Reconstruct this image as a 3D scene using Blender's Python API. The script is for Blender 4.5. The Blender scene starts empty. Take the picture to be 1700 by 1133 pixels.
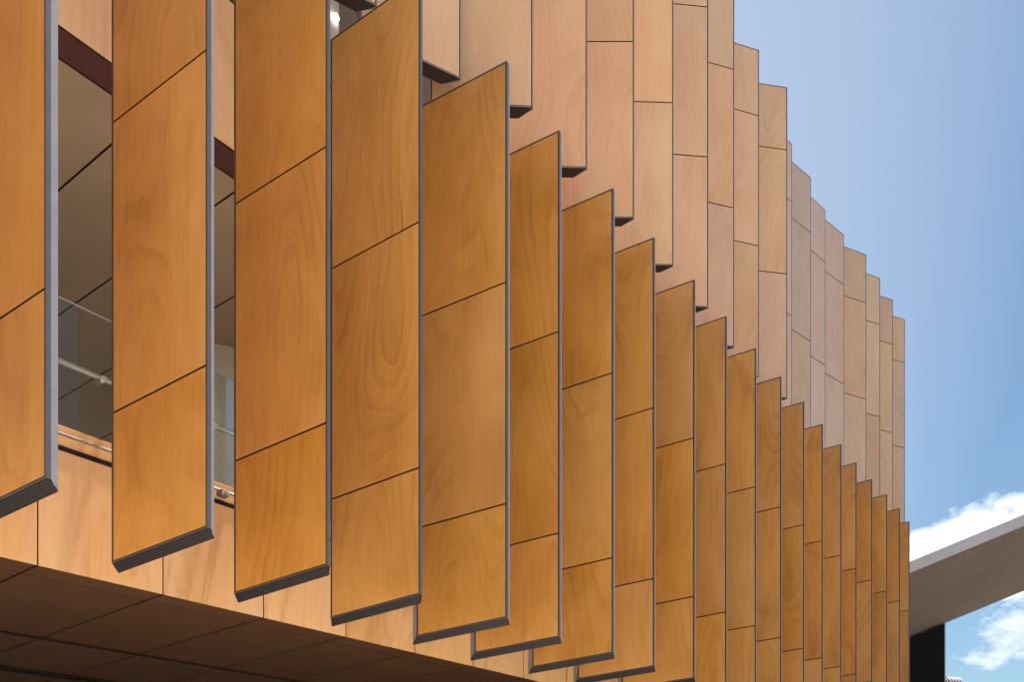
import bpy, bmesh, math, random
from mathutils import Vector, Matrix
random.seed(7)
S = bpy.context.scene
COL = S.collection
R = math.radians
EYE = 1.6                      # camera height above the paving
F, PX, PY = 1480.0, 850.0, 1380.0   # focal length, principal column and horizon row in photo pixels

# ------------------------------------------------------------------ camera
cam = bpy.data.cameras.new('camera')
cam.sensor_width = 36.0
cam.lens = 36.0 * F / 1700.0
cam.shift_y = (PY - 566.5) / 1700.0
cam.clip_start = 0.05
cam.clip_end = 3000
co = bpy.data.objects.new('camera', cam)
co.location = (0, 0, EYE)
co.rotation_euler = (R(90), 0, 0)
COL.objects.link(co)
S.camera = co
S.render.resolution_x, S.render.resolution_y = 1024, 683

# ------------------------------------------------------------------ light
SUN_AZ, SUN_EL = R(48), R(79)       # azimuth from +Y towards +X
w = bpy.data.worlds.new('World')
S.world = w
w.use_nodes = True
nt = w.node_tree
nt.nodes.clear()
def wn(t, **k):
    n = nt.nodes.new(t)
    for a, b in k.items():
        setattr(n, a, b)
    return n
L = nt.links.new
out = wn('ShaderNodeOutputWorld')
bg = wn('ShaderNodeBackground')
SKY = 0.050
sky = wn('ShaderNodeTexSky', sky_type='NISHITA', sun_disc=False)
sky.sun_elevation = SUN_EL
sky.sun_rotation = SUN_AZ
sky.air_density = 1.0
sky.dust_density = 1.0
sky.ozone_density = 1.0
def wmath(op, a, b=None, c=None, clamp=False):
    n = wn('ShaderNodeMath', operation=op)
    n.use_clamp = clamp
    for i, v in enumerate((a, b, c)):
        if v is None:
            continue
        if isinstance(v, (int, float)):
            n.inputs[i].default_value = v
        else:
            L(v, n.inputs[i])
    return n.outputs[0]
tc = wn('ShaderNodeTexCoord')
nrm = wn('ShaderNodeVectorMath', operation='NORMALIZE')
L(tc.outputs['Generated'], nrm.inputs[0])
def pix_dir(x, y):
    return Vector(((x - PX) / F, 1.0, (PY - y) / F)).normalized()
def bump(x, y, rx, rz):
    """soft lump of cloud around one direction: 1 in the middle, 0 at the given angular radii"""
    c = pix_dir(x, y)
    sub = wn('ShaderNodeVectorMath', operation='SUBTRACT')
    L(nrm.outputs[0], sub.inputs[0]); sub.inputs[1].default_value = c
    right = Vector((c.y, -c.x, 0)).normalized()
    rot = wn('ShaderNodeVectorMath', operation='DOT_PRODUCT')
    L(sub.outputs[0], rot.inputs[0]); rot.inputs[1].default_value = right / rx
    rot2 = wn('ShaderNodeVectorMath', operation='DOT_PRODUCT')
    L(sub.outputs[0], rot2.inputs[0]); rot2.inputs[1].default_value = right.cross(c) / rz
    rot3 = wn('ShaderNodeVectorMath', operation='DOT_PRODUCT')
    L(sub.outputs[0], rot3.inputs[0]); rot3.inputs[1].default_value = c / 0.25
    q = wmath('ADD', wmath('MULTIPLY', rot.outputs['Value'], rot.outputs['Value']),
              wmath('MULTIPLY', rot2.outputs['Value'], rot2.outputs['Value']))
    q = wmath('ADD', q, wmath('MULTIPLY', rot3.outputs['Value'], rot3.outputs['Value']))
    return wmath('SUBTRACT', 1.0, q)
def wnoise(scale, detail, rough, sc=(1, 1, 1)):
    m = wn('ShaderNodeMapping'); m.inputs['Scale'].default_value = sc
    L(nrm.outputs[0], m.inputs[0])
    n = wn('ShaderNodeTexNoise')
    n.inputs['Scale'].default_value = scale; n.inputs['Detail'].default_value = detail
    n.inputs['Roughness'].default_value = rough
    L(m.outputs[0], n.inputs['Vector'])
    return n.outputs['Fac']
fine = wnoise(19.0, 8, 0.54, (1, 1, 1.3))
wisp = wnoise(9.0, 8, 0.62, (1, 1, 2.6))
broad = wnoise(2.6, 3, 0.5, (1, 1, 2.2))
main = wmath('MAXIMUM', bump(1670, 908, 0.150, 0.050), bump(1560, 938, 0.085, 0.034))
main = wmath('MAXIMUM', main, -1.5)
dens_a = wmath('MULTIPLY_ADD', main, 0.36, wmath('SUBTRACT', fine, 0.53))
dens_a = wmath('MULTIPLY', dens_a, 5.5, clamp=True)
low = wmath('MAXIMUM', bump(1725, 1040, 0.062, 0.034), bump(1668, 1085, 0.045, 0.014))
low = wmath('MAXIMUM', low, bump(1705, 985, 0.03, 0.012))
low = wmath('MAXIMUM', low, -1.5)
wisp2 = wnoise(22.0, 9, 0.66, (1, 1, 2.0))
dens_b = wmath('MULTIPLY_ADD', low, 0.16, wmath('SUBTRACT', wisp2, 0.53))
dens_b = wmath('MULTIPLY', dens_b, 2.6, clamp=True)
# the same kind of scattered low cloud all round the horizon
sep = wn('ShaderNodeSeparateXYZ'); L(nrm.outputs[0], sep.inputs[0])
band = wmath('MULTIPLY', wmath('SUBTRACT', 0.30, sep.outputs['Z']), 0.9)
dens_c = wmath('ADD', wmath('SUBTRACT', broad, 0.66), wmath('MINIMUM', band, 0.10))
dens_c = wmath('MULTIPLY', wmath('ADD', dens_c, wmath('MULTIPLY', wmath('SUBTRACT', wisp, 0.5), 0.35)), 5.0, clamp=True)
veil = wmath('MULTIPLY', wmath('MAXIMUM', bump(1050, 450, 0.36, 0.6), 0.0), 0.20)      # thin high cloud behind the building
veil = wmath('MAXIMUM', veil, wmath('MULTIPLY', wmath('SUBTRACT', broad, 0.70), 0.4, clamp=True))
dens = wmath('MAXIMUM', wmath('MAXIMUM', wmath('MAXIMUM', dens_a, dens_b), dens_c), veil)
mix = wn('ShaderNodeMix', data_type='RGBA')
tint = wn('ShaderNodeMix', data_type='RGBA', blend_type='MULTIPLY')
tint.inputs[0].default_value = 1.0; tint.inputs[7].default_value = (0.72, 0.845, 0.85, 1)
L(sky.outputs[0], tint.inputs[6])
L(dens, mix.inputs[0]); L(tint.outputs[2], mix.inputs[6])
mix.inputs[7].default_value = (9.5, 9.6, 9.8, 1)
L(mix.outputs[2], bg.inputs['Color'])
bg.inputs['Strength'].default_value = SKY
L(bg.outputs[0], out.inputs['Surface'])

sd = bpy.data.lights.new('sun', 'SUN')
sd.energy = 5.0
sd.angle = R(0.53)
sd.color = (1.0, 0.93, 0.82)
so = bpy.data.objects.new('sun', sd)
sv = Vector((math.sin(SUN_AZ) * math.cos(SUN_EL), math.cos(SUN_AZ) * math.cos(SUN_EL), math.sin(SUN_EL)))
so.rotation_euler = sv.to_track_quat('Z', 'Y').to_euler()
so.location = (-20, 20, 60)
COL.objects.link(so)

vs = S.view_settings
vs.view_transform = 'Standard'; vs.look = 'None'; vs.gamma = 1.0; vs.use_curve_mapping = False
vs.exposure = 1.72
S.render.engine = 'CYCLES'
S.cycles.max_bounces = 8
S.cycles.diffuse_bounces = 6
S.cycles.transparent_max_bounces = 12

# ------------------------------------------------------------------ materials
def new_mat(name):
    m = bpy.data.materials.new(name); m.use_nodes = True
    t = m.node_tree; t.nodes.clear()
    o = t.nodes.new('ShaderNodeOutputMaterial'); b = t.nodes.new('ShaderNodeBsdfPrincipled')
    t.links.new(b.outputs[0], o.inputs[0])
    return m, t, b
def N(t, kind, **k):
    n = t.nodes.new(kind)
    for a, v in k.items():
        if a in n.inputs:
            n.inputs[a].default_value = v
        else:
            setattr(n, a, v)
    return n
def M(t, op, a, b=None, c=None, clamp=False):
    n = t.nodes.new('ShaderNodeMath'); n.operation = op; n.use_clamp = clamp
    for i, v in enumerate((a, b, c)):
        if v is None: continue
        if isinstance(v, (int, float)): n.inputs[i].default_value = v
        else: t.links.new(v, n.inputs[i])
    return n.outputs[0]
def ramp(t, fac, stops):
    n = t.nodes.new('ShaderNodeValToRGB'); e = n.color_ramp.elements
    while len(e) < len(stops): e.new(0.5)
    for i, (p, c) in enumerate(stops):
        e[i].position = p; e[i].color = (*c, 1)
    t.links.new(fac, n.inputs[0]); return n.outputs[0]

def wood_mat(name, light, mid, dark, rough=0.42, contrast=1.0, vary=0.12, coat=0.25, hue=(0.004, 0.4965), sat=(0.08, 0.95)):
    m, t, b = new_mat(name); lk = t.links.new
    tcn = N(t, 'ShaderNodeTexCoord'); oi = N(t, 'ShaderNodeObjectInfo')
    rnd = M(t, 'MULTIPLY', oi.outputs['Random'], 71.3)
    def noise(sc, scale, detail, rgh, dist=0.0):
        mp = N(t, 'ShaderNodeMapping'); mp.inputs['Scale'].default_value = sc
        lk(tcn.outputs['Object'], mp.inputs[0])
        n = N(t, 'ShaderNodeTexNoise', noise_dimensions='4D')
        n.inputs['Scale'].default_value = scale; n.inputs['Detail'].default_value = detail
        n.inputs['Roughness'].default_value = rgh; n.inputs['Distortion'].default_value = dist
        lk(mp.outputs[0], n.inputs['Vector']); lk(rnd, n.inputs['W'])
        return n.outputs['Fac']
    f1 = noise((1.0, 1.0, 0.27), 1.15, 0.0, 0.5)                 # slow warp of the veneer
    f2 = noise((1.0, 1.0, 0.22), 4.5, 2.0, 0.5)
    f3 = noise((1.0, 1.0, 0.10), 24.0, 2.0, 0.5)
    field = M(t, 'ADD', M(t, 'ADD', f1, M(t, 'MULTIPLY', f2, 0.085)), M(t, 'MULTIPLY', f3, 0.006))
    ph = M(t, 'FRACT', M(t, 'MULTIPLY', field, 17.0))            # growth bands: slow rise, sharper late wood
    rings = M(t, 'POWER', ph, 2.4)
    soft = M(t, 'MULTIPLY', M(t, 'SUBTRACT', 1.0, ph), 9.0, clamp=True)
    rings = M(t, 'MULTIPLY', rings, soft)
    rings2 = M(t, 'MULTIPLY_ADD', M(t, 'SINE', M(t, 'MULTIPLY', field, 260.0)), 0.5, 0.5)
    patch = noise((1.0, 1.0, 0.40), 1.7, 2.0, 0.5)               # figure fades in and out
    vis = M(t, 'MULTIPLY', M(t, 'SUBTRACT', patch, 0.33), 2.6, clamp=True)
    streak = noise((1.0, 1.0, 0.03), 34.0, 5.0, 0.65)            # fibre
    pore = noise((1.0, 1.0, 0.022), 95.0, 3.0, 0.7)              # fine pores
    blot = noise((1.0, 1.0, 0.50), 1.3, 4.0, 0.55, 0.6)
    fig = M(t, 'MULTIPLY', M(t, 'ADD', M(t, 'MULTIPLY', rings, 0.8), M(t, 'MULTIPLY', rings2, 0.16)), vis)
    v = M(t, 'MULTIPLY', fig, 0.50 * contrast)
    v = M(t, 'ADD', v, M(t, 'MULTIPLY', M(t, 'SUBTRACT', streak, 0.5), 0.44 * contrast))
    v = M(t, 'ADD', v, M(t, 'MULTIPLY', M(t, 'SUBTRACT', pore, 0.5), 0.40 * contrast))
    v = M(t, 'ADD', v, M(t, 'MULTIPLY', M(t, 'SUBTRACT', blot, 0.5), 1.25 * contrast))
    v = M(t, 'ADD', v, 0.36, clamp=True)
    col = ramp(t, v, [(0.0, light), (0.5, mid), (1.0, dark)])
    # pin knots
    mp = N(t, 'ShaderNodeMapping'); mp.inputs['Scale'].default_value = (1, 1, 0.7)
    lk(tcn.outputs['Object'], mp.inputs[0])
    vo = N(t, 'ShaderNodeTexVoronoi', voronoi_dimensions='4D'); vo.inputs['Scale'].default_value = 1.1
    lk(mp.outputs[0], vo.inputs['Vector']); lk(rnd, vo.inputs['W'])
    kn = M(t, 'LESS_THAN', vo.outputs['Distance'], 0.011)
    mk = N(t, 'ShaderNodeMix', data_type='RGBA'); lk(M(t, 'MULTIPLY', kn, 0.75), mk.inputs[0])
    lk(col, mk.inputs[6]); mk.inputs[7].default_value = (dark[0] * .4, dark[1] * .3, dark[2] * .3, 1)
    # panel to panel
    wh = N(t, 'ShaderNodeTexWhiteNoise', noise_dimensions='1D'); lk(rnd, wh.inputs['W'])
    sepc = N(t, 'ShaderNodeSeparateColor'); lk(wh.outputs['Color'], sepc.inputs[0])
    hs = N(t, 'ShaderNodeHueSaturation')
    lk(M(t, 'MULTIPLY_ADD', sepc.outputs[0], hue[0], hue[1]), hs.inputs['Hue'])
    lk(M(t, 'MULTIPLY_ADD', sepc.outputs[1], sat[0], sat[1]), hs.inputs['Saturation'])
    lk(M(t, 'MULTIPLY_ADD', sepc.outputs[2], vary, 1.0 - vary * 0.55), hs.inputs['Value'])
    lk(mk.outputs[2], hs.inputs['Color'])
    lk(hs.outputs[0], b.inputs['Base Color'])
    lk(M(t, 'MULTIPLY_ADD', streak, 0.16, rough - 0.08), b.inputs['Roughness'])
    b.inputs['Specular IOR Level'].default_value = 0.5
    b.inputs['Coat Weight'].default_value = coat
    b.inputs['Coat Roughness'].default_value = 0.22
    bp = N(t, 'ShaderNodeBump'); bp.inputs['Strength'].default_value = 0.05; bp.inputs['Distance'].default_value = 0.004
    lk(M(t, 'ADD', streak, M(t, 'MULTIPLY', blot, 2.0)), bp.inputs['Height'])
    lk(bp.outputs[0], b.inputs['Normal'])
    return m

def plain_mat(name, col, rough=0.6, metal=0.0, var=0.12, scale=6.0, bumpy=0.0, spec=0.5):
    m, t, b = new_mat(name); lk = t.links.new
    tcn = N(t, 'ShaderNodeTexCoord')
    n = N(t, 'ShaderNodeTexNoise'); n.inputs['Scale'].default_value = scale; n.inputs['Detail'].default_value = 6
    lk(tcn.outputs['Object'], n.inputs['Vector'])
    c = ramp(t, n.outputs['Fac'], [(0.3, tuple(x * (1 - var) for x in col)), (0.7, tuple(min(1, x * (1 + var)) for x in col))])
    lk(c, b.inputs['Base Color'])
    lk(M(t, 'MULTIPLY_ADD', n.outputs['Fac'], 0.2, rough - 0.1), b.inputs['Roughness'])
    b.inputs['Metallic'].default_value = metal
    b.inputs['Specular IOR Level'].default_value = spec
    if bumpy:
        bp = N(t, 'ShaderNodeBump'); bp.inputs['Strength'].default_value = bumpy; bp.inputs['Distance'].default_value = 0.01
        lk(n.outputs['Fac'], bp.inputs['Height']); lk(bp.outputs[0], b.inputs['Normal'])
    return m

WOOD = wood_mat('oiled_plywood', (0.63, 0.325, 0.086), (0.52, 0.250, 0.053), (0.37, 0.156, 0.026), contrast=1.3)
SKYLITWOOD = wood_mat('skylit_plywood', (0.85, 0.550, 0.300), (0.79, 0.475, 0.232), (0.68, 0.365, 0.158), rough=0.32, coat=1.0, contrast=1.15, vary=0.16, hue=(0.010, 0.4895), sat=(0.14, 0.93))  # lit copy of the fin plywood; sky reflection put into the paler colour
BRIGHTWOOD = wood_mat('brightened_plywood', (0.72, 0.445, 0.212), (0.66, 0.375, 0.152), (0.55, 0.27, 0.095), rough=0.30, coat=0.8, contrast=1.3)  # lit copy for spandrels and kerb; extra light put into the colour
EDGE = plain_mat('sealed_dark_board_edge', (0.05, 0.022, 0.012), 0.7, var=0.15)
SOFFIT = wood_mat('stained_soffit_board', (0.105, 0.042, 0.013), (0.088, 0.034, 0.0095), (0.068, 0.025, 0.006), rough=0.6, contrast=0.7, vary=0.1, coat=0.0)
CEIL = plain_mat('ceiling_board', (0.39, 0.285, 0.198), 0.7, var=0.05, scale=2.0)
ALU = plain_mat('anodised_aluminium', (0.285, 0.262, 0.29), 0.42, 0.25, var=0.05, scale=9)
TRIM = plain_mat('dark_aluminium_trim', (0.10, 0.088, 0.096), 0.4, 0.2, var=0.06, scale=9)
TRIMUP = plain_mat('grey_aluminium_trim', (0.27, 0.25, 0.265), 0.4, 0.2, var=0.06, scale=9)
BLACK = plain_mat('black_backing', (0.012, 0.009, 0.008), 0.8, var=0.2, spec=0.2)
SHADED_EDGE = plain_mat('shaded_edge_board', (0.10, 0.030, 0.028), 0.55, var=0.08)  # ceiling board at the edge; its shade is put into the colour
DULLSTEEL = plain_mat('dull_steel', (0.20, 0.18, 0.17), 0.5, 0.6, var=0.08, scale=30)
STEEL = plain_mat('brushed_steel', (0.46, 0.44, 0.43), 0.42, 0.7, var=0.05, scale=30)
CANOPY = plain_mat('canopy_concrete', (0.24, 0.18, 0.142), 0.85, var=0.12, scale=0.7, bumpy=0.2)
CONC = plain_mat('fair_faced_concrete', (0.40, 0.36, 0.33), 0.85, var=0.10, scale=0.9, bumpy=0.2)
PALE = plain_mat('pale_fascia', (0.66, 0.61, 0.64), 0.6, var=0.05, scale=1.5)
WHITE = plain_mat('white_plaster', (0.78, 0.77, 0.73), 0.8, var=0.03, scale=2)
GREYWALL = plain_mat('grey_wall', (0.26, 0.235, 0.215), 0.75, var=0.06, scale=2)
DARKGLASS = plain_mat('dark_glazing', (0.010, 0.007, 0.007), 0.55, var=0.1, scale=1.0, spec=0.12)
LILAC = plain_mat('lilac_metal', (0.34, 0.31, 0.36), 0.45, 0.1, var=0.08)

# perforated dark cap: rows of small drilled holes
def perf_mat():
    m, t, b = new_mat('perforated_dark_metal'); lk = t.links.new
    tcn = N(t, 'ShaderNodeTexCoord')
    sp = N(t, 'ShaderNodeSeparateXYZ'); lk(tcn.outputs['Object'], sp.inputs[0])
    row = M(t, 'FLOOR', M(t, 'MULTIPLY', sp.outputs['Y'], 62.0))
    px_ = M(t, 'ADD', M(t, 'MULTIPLY', sp.outputs['X'], 36.0), M(t, 'MULTIPLY', row, 0.5))
    fx = M(t, 'SUBTRACT', M(t, 'FRACT', px_), 0.5)
    fy = M(t, 'SUBTRACT', M(t, 'FRACT', M(t, 'MULTIPLY', sp.outputs['Y'], 62.0)), 0.5)
    d = M(t, 'ADD', M(t, 'MULTIPLY', fx, fx), M(t, 'MULTIPLY', M(t, 'MULTIPLY', fy, fy), 1.0))
    hole = M(t, 'LESS_THAN', d, 0.11)
    mx = N(t, 'ShaderNodeMix', data_type='RGBA'); lk(hole, mx.inputs[0])
    mx.inputs[6].default_value = (0.034, 0.028, 0.031, 1); mx.inputs[7].default_value = (0.002, 0.002, 0.002, 1)
    lk(mx.outputs[2], b.inputs['Base Color'])
    b.inputs['Roughness'].default_value = 0.5; b.inputs['Metallic'].default_value = 0.1
    return m
PERF = perf_mat()

def glass_mat():
    m = bpy.data.materials.new('balustrade_glass'); m.use_nodes = True
    t = m.node_tree; t.nodes.clear(); lk = t.links.new
    o = t.nodes.new('ShaderNodeOutputMaterial')
    tr = N(t, 'ShaderNodeBsdfTransparent'); tr.inputs[0].default_value = (0.93, 0.96, 0.93, 1)
    gl = N(t, 'ShaderNodeBsdfGlossy'); gl.inputs['Roughness'].default_value = 0.02
    gl.inputs['Color'].default_value = (0.9, 0.95, 0.95, 1)
    fr = N(t, 'ShaderNodeFresnel'); fr.inputs['IOR'].default_value = 1.5
    mx = N(t, 'ShaderNodeMixShader')
    lk(M(t, 'MULTIPLY', fr.outputs[0], 0.28, clamp=True), mx.inputs[0]); lk(tr.outputs[0], mx.inputs[1]); lk(gl.outputs[0], mx.inputs[2])
    lk(mx.outputs[0], o.inputs[0])
    return m
GLASS = glass_mat()

def paving_mat():
    m, t, b = new_mat('pale_paving'); lk = t.links.new
    tcn = N(t, 'ShaderNodeTexCoord')
    br = N(t, 'ShaderNodeTexBrick'); br.inputs['Scale'].default_value = 1.0
    br.inputs['Color1'].default_value = (0.50, 0.455, 0.385, 1); br.inputs['Color2'].default_value = (0.46, 0.415, 0.35, 1)
    br.inputs['Mortar'].default_value = (0.2, 0.18, 0.15, 1); br.inputs['Mortar Size'].default_value = 0.01
    br.inputs['Brick Width'].default_value = 0.9; br.inputs['Row Height'].default_value = 0.45
    lk(tcn.outputs['Object'], br.inputs['Vector']); lk(br.outputs['Color'], b.inputs['Base Color'])
    b.inputs['Roughness'].default_value = 0.85
    return m
PAVE = paving_mat()

def lamp_mat():
    m, t, b = new_mat('lit_diffuser')
    b.inputs['Base Color'].default_value = (0.9, 0.9, 0.88, 1)
    b.inputs['Emission Color'].default_value = (1.0, 0.97, 0.9, 1); b.inputs['Emission Strength'].default_value = 1.6
    return m
LAMP = lamp_mat()

# ------------------------------------------------------------------ mesh helpers
def mesh(name, verts, faces, mats, midx=None, smooth=False):
    me = bpy.data.meshes.new(name)
    me.from_pydata([tuple(v) for v in verts], [], faces)
    for m in (mats if isinstance(mats, (list, tuple)) else [mats]):
        me.materials.append(m)
    if midx:
        for p, i in zip(me.polygons, midx): p.material_index = i
    bm = bmesh.new(); bm.from_mesh(me)
    bmesh.ops.recalc_face_normals(bm, faces=bm.faces)
    bm.to_mesh(me); bm.free()
    if smooth:
        for p in me.polygons: p.use_smooth = True
    me.update()
    return me
HEX = [(0, 1, 2, 3), (4, 7, 6, 5), (0, 4, 5, 1), (1, 5, 6, 2), (2, 6, 7, 3), (3, 7, 4, 0)]
def bevel(me, w, seg=1):
    bm = bmesh.new(); bm.from_mesh(me)
    bmesh.ops.bevel(bm, geom=list(bm.edges), offset=w, segments=seg, affect='EDGES', profile=0.5)
    bm.to_mesh(me); bm.free(); me.update()
    return me
def slab(name, x0, x1, y0, y1, z0, z1, mat, zf=None, bev=0.0):
    """box; zf(x, y) adds a rake to z"""
    zf = zf or (lambda x, y: 0.0)
    v = [(x, y, z + zf(x, y)) for z in (z0, z1) for x, y in ((x0, y0), (x1, y0), (x1, y1), (x0, y1))]
    me = mesh(name, v, HEX, mat)
    return bevel(me, bev) if bev else me
def dark_edges(me, axis, sgn=-1):
    me.materials.append(EDGE)
    for p in me.polygons: p.material_index = 0 if p.normal[axis] * sgn > 0.6 else 1
    return me
def tube(name, p, q, r, mat, n=14):
    p, q = Vector(p), Vector(q); a = (q - p).normalized()
    u = a.orthogonal().normalized(); v = a.cross(u)
    vs_, fs = [], []
    for c in (p, q):
        for i in range(n):
            th = 2 * math.pi * i / n
            vs_.append(c + u * (r * math.cos(th)) + v * (r * math.sin(th)))
    for i in range(n): fs.append((i, (i + 1) % n, n + (i + 1) % n, n + i))
    fs.append(tuple(range(n - 1, -1, -1))); fs.append(tuple(range(n, 2 * n)))
    me = mesh(name, vs_, fs, mat)
    for pl in me.polygons: pl.use_smooth = len(pl.vertices) == 4
    return me
def put(name, me, parent=None, loc=None):
    o = bpy.data.objects.new(name, me); COL.objects.link(o)
    if parent: o.parent = parent
    if loc: o.location = loc
    return o
def empty(name, loc, rz, label, cat, group=None):
    o = bpy.data.objects.new(name, None); COL.objects.link(o)
    o.location = loc; o.rotation_euler = (0, 0, rz); o.empty_display_size = 0.3
    o['label'] = label; o['category'] = cat
    if group: o['group'] = group
    return o

# ------------------------------------------------------------------ ground
ASPH = plain_mat('asphalt', (0.085, 0.078, 0.070), 0.9, var=0.25, scale=4, bumpy=0.3)  # unseen ground, toned dark to cut bounce onto the far fins
g = put('ground', mesh('ground', [(-1500, -1500, 0), (1500, -1500, 0), (1500, 1500, 0), (-1500, 1500, 0)], [(0, 1, 2, 3)], ASPH))
g['kind'] = 'structure'

# unseen paving, added and sized to bounce sunlight onto the near facade and ceiling
def sn(s_, n_, z): return (0.6 * s_ - 0.8 * n_, 0.8 * s_ + 0.6 * n_, z)
pl_ = put('bounce_paving', mesh('bounce_paving', [sn(-30, -35, 0.004), sn(10, -35, 0.004), sn(10, 60, 0.004), sn(-30, 60, 0.004)], [(0, 1, 2, 3)], PAVE))
pl_['kind'] = 'structure'

# ------------------------------------------------------------------ the building
# wall frame: x runs along the facade (away from the camera), y goes into the building, z up
WN = 7.995                     # distance of the wall plane from the camera's line
RAKE = 0.0816                  # soffits fall this much for each metre they run inwards
ANG = math.atan2(0.8, 0.6)
B = empty('timber_clad_building', (-0.8 * WN, 0.6 * WN, 0), ANG,
          'large plywood clad building with recessed balcony, spandrel panels and dark soffit behind the fins', 'building')
S0, MOD = 3.749, 1.2           # first visible panel joint, module
KA, KB = -5, 19
SA, SB = S0 + KA * MOD, S0 + KB * MOD
fall = lambda x, y: -0.043 * y
level = lambda x, y: 0.0
E = EYE
GAP = 0.006
# spandrels (y is measured from the wall plane inwards)
sp_low = slab('wall_panel', GAP, MOD - GAP, 0.0, 0.022, 0, 1.075, BRIGHTWOOD, bev=0.002)
sp_up = slab('wall_panel_upper', GAP, MOD - GAP, 0.0, 0.022, 0, 1.54, BRIGHTWOOD, bev=0.002)
sp_top = slab('wall_panel_parapet', GAP, MOD - GAP, 0.0, 0.022, 0, 2.0, SKYLITWOOD, bev=0.002)
for m_ in (sp_low, sp_up, sp_top): dark_edges(m_, 1)
for k in range(KA, KB):
    x = S0 + k * MOD
    put('wall_panel', sp_low, B, (x, 0, E + 2.32))
    put('wall_panel', sp_up, B, (x, 0, E + 7.19))
    put('wall_panel', sp_top, B, (x, 0, E + 12.4))
for z0, z1 in ((2.33, 3.385), (7.20, 8.72), (12.41, 14.35)):
    put('spandrel_backing', slab('spandrel_backing', SA, SB, 0.026, 0.30, E + z0, E + z1, BLACK), B)
# soffit under the building and ceiling over the balcony: edge strip, then long boards
def soffit(zedge, rows, mat, stripmat, name, gap, fall):
    edge = slab(name + '_edge', gap, MOD - gap, 0.03 if zedge > 5 else 0.024, rows[0] - gap, 0, 0.02, stripmat, fall)
    dark_edges(edge, 2)
    for k in range(KA, KB):
        x = S0 + k * MOD
        put(name, edge, B, (x, 0, E + zedge))
    for a, b_ in zip(rows[:-1], rows[1:]):
        bd = dark_edges(slab(name, gap, MOD - gap, a + gap, b_ - gap, 0, 0.02, mat, fall), 2)
        for k in range(KA, KB):
            put(name, bd, B, (S0 + k * MOD, 0, E + zedge))
    put('soffit_void', slab('soffit_void', SA, SB, 0.31, rows[-1], E + zedge + 0.035, E + zedge + 0.10, BLACK, fall), B)
soffit(2.32, [0.31, 2.46, 4.30, 6.2, 8.0], SOFFIT, SOFFIT, 'soffit_panel', 0.016, fall)
soffit(7.19, [0.35, 12.7], CEIL, SHADED_EDGE, 'ceiling_panel', 0.012, level)
# edge of the black drain channel between the first two board rows
put('soffit_channel', slab('soffit_channel', SA, SB, 2.442, 2.478, E + 2.30, E + 2.315, BLACK, fall), B)
put('soffit_channel', slab('soffit_channel', SA, SB, 4.22, 4.40, E + 2.29, E + 2.315, BLACK, fall), B)
# balcony floor, dark shadow gap, timber kerb, steel tube, glass balustrade, hand rail
put('floor_slab', slab('floor_slab', SA, SB, 0.32, 12.74, E + 3.02, E + 3.42, WHITE), B)  # unseen floor, made white to bounce light onto the ceiling
put('shadow_gap', slab('shadow_gap', SA, SB, 0.03, 0.33, E + 3.398, E + 3.455, BLACK), B)
kerb = slab('kerb_board', 0.004, 2 * MOD - 0.004, 0.05, 0.09, 0, 0.185, BRIGHTWOOD, bev=0.002)
pane = slab('glass_pane', 0.006, 2 * MOD - 0.006, 0.058, 0.072, 0, 1.16, GLASS)
GS = 3.93
for k in range(-3, 11):
    x = GS + k * 2 * MOD
    put('kerb_board', kerb, B, (x, 0, E + 3.458))
    put('glass_pane', pane, B, (x, 0, E + 3.63))
    me = slab('pane_edge', -0.003, 0.003, 0.056, 0.074, E + 3.63, E + 4.79, plain_mat('glass_edge', (0.30, 0.42, 0.44), 0.2, var=0.05) if k == -3 else bpy.data.materials['glass_edge'])
    put('pane_edge', me, B, (x, 0, 0))
put('glass_top_trim', slab('glass_top_trim', SA, SB, 0.055, 0.075, E + 4.792, E + 4.80, STEEL), B)
put('handrail', tube('handrail', (SA, 0.155, E + 4.27), (SB, 0.155, E + 4.27), 0.028, STEEL, 20), B)
put('toe_rail', tube('toe_rail', (SA, 0.0, E + 3.545), (SB, 0.0, E + 3.545), 0.013, DULLSTEEL), B)
stub = tube('rail_bracket', (0, 0.03, 0), (0, 0.16, 0), 0.026, STEEL, 18)
clamp = slab('rail_clamp', -0.05, 0.05, -0.03, 0.05, -0.03, 0.035, DULLSTEEL, bev=0.006)
bolt = tube('clamp_bolt', (0, -0.05, 0), (0, 0.05, 0), 0.012, STEEL, 10)
for k in range(-4, 18):
    x = 4.37 + k * 1.2
    put('rail_bracket', stub, B, (x, 0, E + 4.215))
    if k % 2: continue
    c_ = put('rail_clamp', clamp, B, (x + 1.27, 0.0, E + 3.52))
    put('clamp_bolt', bolt, c_, (0.022, -0.01, 0.0)); put('clamp_bolt', bolt, c_, (-0.03, -0.01, -0.005))
# round white column on the balcony
put('round_column', tube('round_column', (8.62, 4.40, E + 3.42), (8.62, 4.40, E + 7.185), 1.25, WHITE, 64), B)
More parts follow.
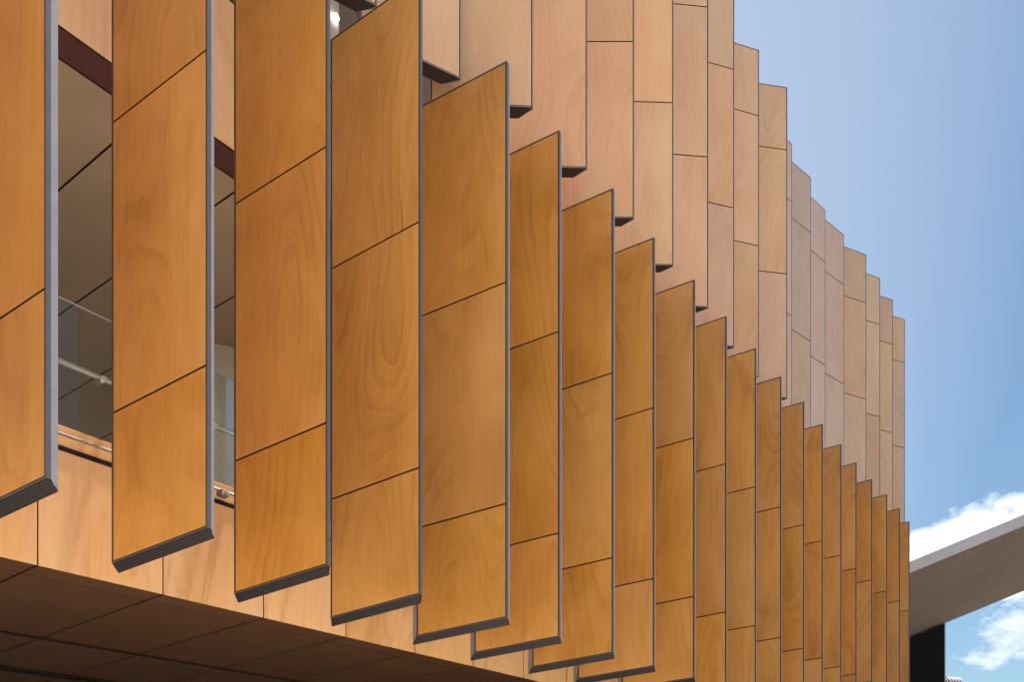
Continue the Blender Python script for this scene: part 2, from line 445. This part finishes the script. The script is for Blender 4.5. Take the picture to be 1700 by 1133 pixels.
# inner walls, upper balcony, roof, ends, undercroft
put('rear_parapet', slab('rear_parapet', SA, SB, 12.75, 13.0, E + 3.42, E + 4.2, CONC), B)  # unseen rear kept open above this, to let light onto the ceiling
put('upper_floor', slab('upper_floor', SA, SB, 0.31, 12.74, E + 8.42, E + 8.74, CONC), B)
put('shadow_gap', slab('shadow_gap', SA, SB, 0.03, 0.30, E + 8.732, E + 8.80, BLACK), B)
put('upper_inner_wall', slab('upper_inner_wall', SA, SB, 1.10, 1.3, E + 8.74, E + 12.4, GREYWALL), B)
put('white_door', slab('white_door', 7.2, 8.18, 1.04, 1.098, E + 8.745, E + 11.2, WHITE, bev=0.004), B)
put('roof', slab('roof', SA, SB, 0.31, 13.0, E + 12.42, E + 14.3, CONC), B)
for a, b_ in ((SA - 0.25, SA), (SB, SB + 0.25)):
    put('end_wall', slab('end_wall', a, b_, 0.35, 13.0, E + 2.2, E + 14.25, WOOD, lambda x, y: 0.0), B)
put('rear_wall', slab('rear_wall', SA, SB, 12.75, 13.0, 0, E + 3.40, CONC), B)
put('rear_wall', slab('rear_wall', SA, SB, 12.75, 13.0, E + 7.35, E + 12.42, CONC), B)
put('undercroft_wall', slab('undercroft_wall', SA, SB, 7.5, 7.8, 0, E + 1.96, GREYWALL), B)
wl = put('wall_lamp', tube('wall_lamp', (0, 0, 0), (0, -0.05, 0), 0.045, LAMP, 20))
wl.matrix_world = Matrix.Translation(B.location) @ Matrix.Rotation(ANG, 4, 'Z') @ Matrix.Translation((8.09, 1.038, E + 10.84))
wl['label'] = 'small round lit lamp on the white door of the upper balcony'; wl['category'] = 'wall lamp'

# ------------------------------------------------------------------ the fins
LIP, REV, DEPTH = 0.013, 0.009, 0.030
def fin_parts(w, H, joints, t, rake, bl, br, bdrop, tag, wood, trim):
    """meshes of one fin. Face in the plane y=0 from x=-w to 0; y goes away from the viewer.
    bl / br: how far the rear edge is shifted at the inner / outer end; bdrop: how far the rear hangs lower."""
    rk = lambda x: rake * x
    parts = []
    # body: a frustum, front at y=DEPTH, rear at y=t
    f0, f1 = -w + 0.001, -0.001
    fr = [(f0, DEPTH, rk(f0) + 0.001), (f1, DEPTH, rk(f1) + 0.001), (f1, DEPTH, H - 0.001 + rk(f1)), (f0, DEPTH, H - 0.001 + rk(f0))]
    k0, k1 = -w + bl, br
    bk = [(k0, t, rk(k0) - bdrop), (k1, t, rk(k1) - bdrop), (k1, t, H + rk(k1)), (k0, t, H + rk(k0))]
    v = fr + bk
    me = mesh('frame_' + tag, v, [(0, 1, 2, 3), (4, 7, 6, 5), (1, 5, 6, 2), (2, 6, 7, 3), (3, 7, 4, 0)], [ALU, BLACK], [1, 0, 0, 0, 0])
    parts.append(('frame', me))
    # bottom cap, perforated, 1.5 mm under the body's lower edge
    d = 0.0015
    q = [(f0, 0.0, rk(f0) + 0.001), (f1, 0.0, rk(f1) + 0.001), bk[1], bk[0]]
    cap = [(x, y, z - d) for x, y, z in q] + [(x, y, z + 0.012) for x, y, z in q]
    parts.append(('bottom_cap', mesh('bottom_cap_' + tag, cap, HEX, PERF)))
    # lip round the boards
    def para(x0, x1, z0, z1, y0, y1):
        return [(x, y, z + rk(x)) for y in (y0, y1) for x, z in ((x0, z0), (x1, z0), (x1, z1), (x0, z1))]
    lv, lf = [], []
    for x0, x1, z0, z1 in ((-w, -w + LIP, 0, H), (-LIP, 0, 0, H), (-w + LIP, -LIP, 0, 0.010), (-w + LIP, -LIP, H - 0.010, H)):
        b0 = len(lv); lv += para(x0, x1, z0, z1, -0.004, DEPTH + 0.002)
        lf += [tuple(i + b0 for i in f) for f in HEX]
    parts.append(('edge_trim', mesh('edge_trim_' + tag, lv, lf, trim)))
    # boards
    zs = [0.010] + joints + [H - 0.010]
    for i, (a, b_) in enumerate(zip(zs[:-1], zs[1:])):
        x0, x1 = -w + LIP + REV, -LIP - REV
        me = mesh('panel_%s_%d' % (tag, i), para(x0, x1, a + 0.0085, b_ - 0.0085, -0.003, DEPTH - 0.004), HEX, [wood, EDGE])
        bevel(me, 0.0012)
        for p in me.polygons: p.material_index = 0 if p.normal.y < -0.6 else 1
        parts.append(('panel', me))
    # rear board
    me = mesh('rear_panel_' + tag, [(x, y, z + rk(x)) for y in (t + 0.002, t + 0.012) for x, z in
              ((k0 + 0.03, 0.02), (k1 - 0.03, 0.02), (k1 - 0.03, H - 0.03), (k0 + 0.03, H - 0.03))], HEX, wood)
    parts.append(('rear_panel', me))
    return parts
def strut(tag, x, y, z, dx, dy, r=0.03):
    return ('bracket', tube('bracket_' + tag, (x, y, z), (x + dx, y + dy, z), r, ALU, 8))
def build_fin(parts, loc, rz, label, group):
    o = empty('facade_fin', loc, rz, label, 'fin', group)
    for nme, me in parts: put(nme, me, o)
    return o
ORD = ['last', 'second', 'third', 'fourth', 'fifth', 'sixth', 'seventh', 'eighth', 'ninth', 'tenth', 'eleventh', 'twelfth',
       'thirteenth', 'fourteenth', 'fifteenth', 'sixteenth', 'seventeenth', 'eighteenth', 'nineteenth', 'twentieth', 'twenty-first', 'twenty-second']

# lower row: measured column of each outer edge in the photograph, distance from the regular 1.2 m spacing
XR = {1: 77, 2: 345, 3: 544, 4: 698, 5: 842, 6: 929, 7: 1018, 8: 1086, 9: 1153, 10: 1206, 11: 1255, 12: 1297, 13: 1335, 14: 1366,
      15: 1397, 16: 1422, 17: 1448, 18: 1473, 19: 1494, 20: 1510}
WL, HL, JL = 1.165, 6.05, [1.243, 3.65]
def to_local_strut(th, zz, tag, ds=1.1):
    # from the fin's rear middle to the wall, in fin coordinates
    c, s = math.cos(th), math.sin(th)          # fin x axis = (s, -c), y axis = (c, s)
    ax, ay = -0.5, 0.06
    wx, wy = ax * s + ay * c, -ax * c + ay * s
    dn = 7.995 - 0.02 - 5.935 - (-0.8 * wx + 0.6 * wy)
    dvec = Vector((-0.8, 0.6)) * dn + Vector((0.6, 0.8)) * ds
    return strut(tag, ax, ay, zz, dvec.x * s - dvec.y * c, dvec.x * c + dvec.y * s)
low_sets = {}
def low_parts(kind):
    if kind not in low_sets:
        th = R(59) if kind[0] == 'a' else R(63.1)
        bl = {'a': 0.0, 'a1': 0.0, 'a3': -0.015, 'a4': -0.04, 'b': -0.09}[kind]
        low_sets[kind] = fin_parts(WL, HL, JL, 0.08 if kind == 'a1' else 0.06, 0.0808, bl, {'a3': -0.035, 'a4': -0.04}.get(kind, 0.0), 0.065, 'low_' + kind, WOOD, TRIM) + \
            [to_local_strut(th, 0.9, 'low1' + kind, 0.4 if kind == 'a1' else 1.1), to_local_strut(th, 5.35, 'low2' + kind, 0.4 if kind == 'a1' else 1.1)]
    return low_sets[kind]
for n in range(0, 21):
    Y = 6.79 + 0.96 * (n - 2)
    X = (XR[n] - PX) / F * Y if n in XR else -2.33 + 0.72 * (n - 2)
    kind = 'a1' if n < 2 else 'a' if n == 2 else ('a3' if n == 3 else ('a4' if n == 4 else 'b'))
    rz = R(-31) if n <= 4 else R(-26.9)
    j = 20 - n
    lab = 'deep orange plywood fin in the lower row, %s from the concrete canopy end' % ('first' if j == 0 else ORD[j])
    build_fin(low_parts(kind), (X, Y, E + 2.31), rz, lab, 'lower row of plywood fins')

# upper row: outer edge column, row of its lower (b) or upper (t) corner, angle of the face
UP = [(430, -160, 'b', 58), (626, 10, 'b', 58), (765, 131, 'b', 60), (885, 178, 'b', 87), (975, 279, 'b', 88.4), (1053, 362, 'b', 90), (1118, 441, 'b', 87.8),
      (1176, 511, 'b', 84), (1219, 577, 'b', 73), (1260, 626, 'b', 72), (1307, 662, 'b', 80), (1314.5, 239, 't', 49.5),
      (1346, 295, 't', 50), (1370, 349, 't', 47.5), (1401, 390, 't', 50), (1438, 423, 't', 64.5), (1461, 462, 't', 65),
      (1482, 498, 't', 66), (1502, 531, 't', 66)]
ZU, HU = 8.40, 6.05
def up_parts(d=1.7):
    p = fin_parts(1.19, HU, [2.42, 4.83], 0.17, 0.0, 0.03, -0.16, 0.0, 'up', SKYLITWOOD, TRIMUP)
    return p
up_set = up_parts()
for i, (x, y, kind, phi) in enumerate(UP):
    Y = (ZU if kind == 'b' else ZU + HU) * F / (PY - y)
    X = (x - PX) / F * Y
    ph = R(phi); ex = Vector((math.sin(ph), math.cos(ph))); ey = Vector((-math.cos(ph), math.sin(ph)))
    tag = 'up%d' % i
    ps = list(up_set)
    mid = Vector((X, Y)) + ex * -0.6 + ey * 0.15
    dn = WN - (-0.8 * mid.x + 0.6 * mid.y)
    dv = Vector((-0.8, 0.6)) * (dn - 0.01) 
    ps += [strut(tag + 'b', -0.6, 0.15, 4.4, dv.dot(ex), dv.dot(ey))]
    j = len(UP) - 1 - i
    lab = 'plywood fin in the upper row, %s from the canopy end' % ('first' if j == 0 else ORD[j])
    build_fin(ps, (X, Y, E + ZU), R(90 - phi), lab, 'upper row of plywood fins')

# ------------------------------------------------------------------ concrete canopy behind the far end
def from_pix(x, y, Y): return Vector(((x - PX) / F * Y, Y, (PY - y) / F * Y + E))
YN, YF = 30.0, 40.1
a0, a1 = from_pix(1440, 981, YN), from_pix(1800, 832, YN)
b0_, b1_ = from_pix(1440, 1088.6, YF), from_pix(1800, 940.5, YF)
CAN = empty('concrete_canopy', (a0.x, 35, 0), 0, 'sloping concrete canopy slab with pale fascia and black glazed stair tower beneath it', 'canopy')
off = Vector((a0.x, 35, 0))
up = Vector((0, 0, 0.36))
def rel(vv): return [p - off for p in vv]
v = rel([a0, a1, b1_, b0_, a0 + up, a1 + up, b1_ + up, b0_ + up])
put('slab', mesh('canopy_slab', v, HEX, CANOPY), CAN)
fv = rel([a0 + Vector((0, -0.03, -0.01)), a1 + Vector((0, -0.03, -0.01)), a1 + Vector((0, -0.004, -0.01)), a0 + Vector((0, -0.004, -0.01)),
          a0 + up * 1.04 + Vector((0, -0.03, 0)), a1 + up * 1.04 + Vector((0, -0.03, 0)), a1 + up * 1.04 + Vector((0, -0.004, 0)), a0 + up * 1.04 + Vector((0, -0.004, 0))])
put('fascia', mesh('canopy_fascia', fv, HEX, PALE), CAN)
xl, xr = (1425 - PX) / F * YF, (1562.5 - PX) / F * YF
sl = (b1_.z - b0_.z) / (b1_.x - b0_.x)
zt = lambda x: b0_.z + sl * (x - b0_.x) - 0.01
tv = rel([Vector((xl, YF - 0.3, 0)), Vector((xr, YF - 0.3, 0)), Vector((xr, YF - 0.02, 0)), Vector((xl, YF - 0.02, 0)),
          Vector((xl, YF - 0.3, zt(xl))), Vector((xr, YF - 0.3, zt(xr))), Vector((xr, YF - 0.02, zt(xr))), Vector((xl, YF - 0.02, zt(xl)))])
put('glazed_wall', mesh('glazed_wall', tv, HEX, DARKGLASS), CAN)
me = slab('glass_edge_strip', xr + 0.003, xr + 0.05, YF - 0.3, YF - 0.02, 0, zt(xr) - 0.0, bpy.data.materials['glass_edge'])
me.transform(Matrix.Translation(-off)); put('glass_edge', me, CAN)

# ribbed duct cowl showing over the bottom edge of the picture
DY = 46.0
cx, cz = (1578 - PX) / F * DY, (PY - 1138) / F * DY + E
DU = empty('ribbed_duct', (cx, DY, 0), R(12), 'lilac grey ribbed metal duct on a pipe beside the black glazed tower', 'duct')
for i in range(5):
    x = -0.34 + i * 0.165
    put('rib', tube('rib%d' % i, (x, 0, cz), (x + 0.10, 0, cz), 0.40, LILAC, 32), DU)
put('duct_core', tube('duct_core', (-0.42, 0, cz), (0.46, 0, cz), 0.33, LILAC, 24), DU)
put('pipe', tube('duct_pipe', (0, 0, 0), (0, 0, cz - 0.2), 0.12, LILAC, 16), DU)
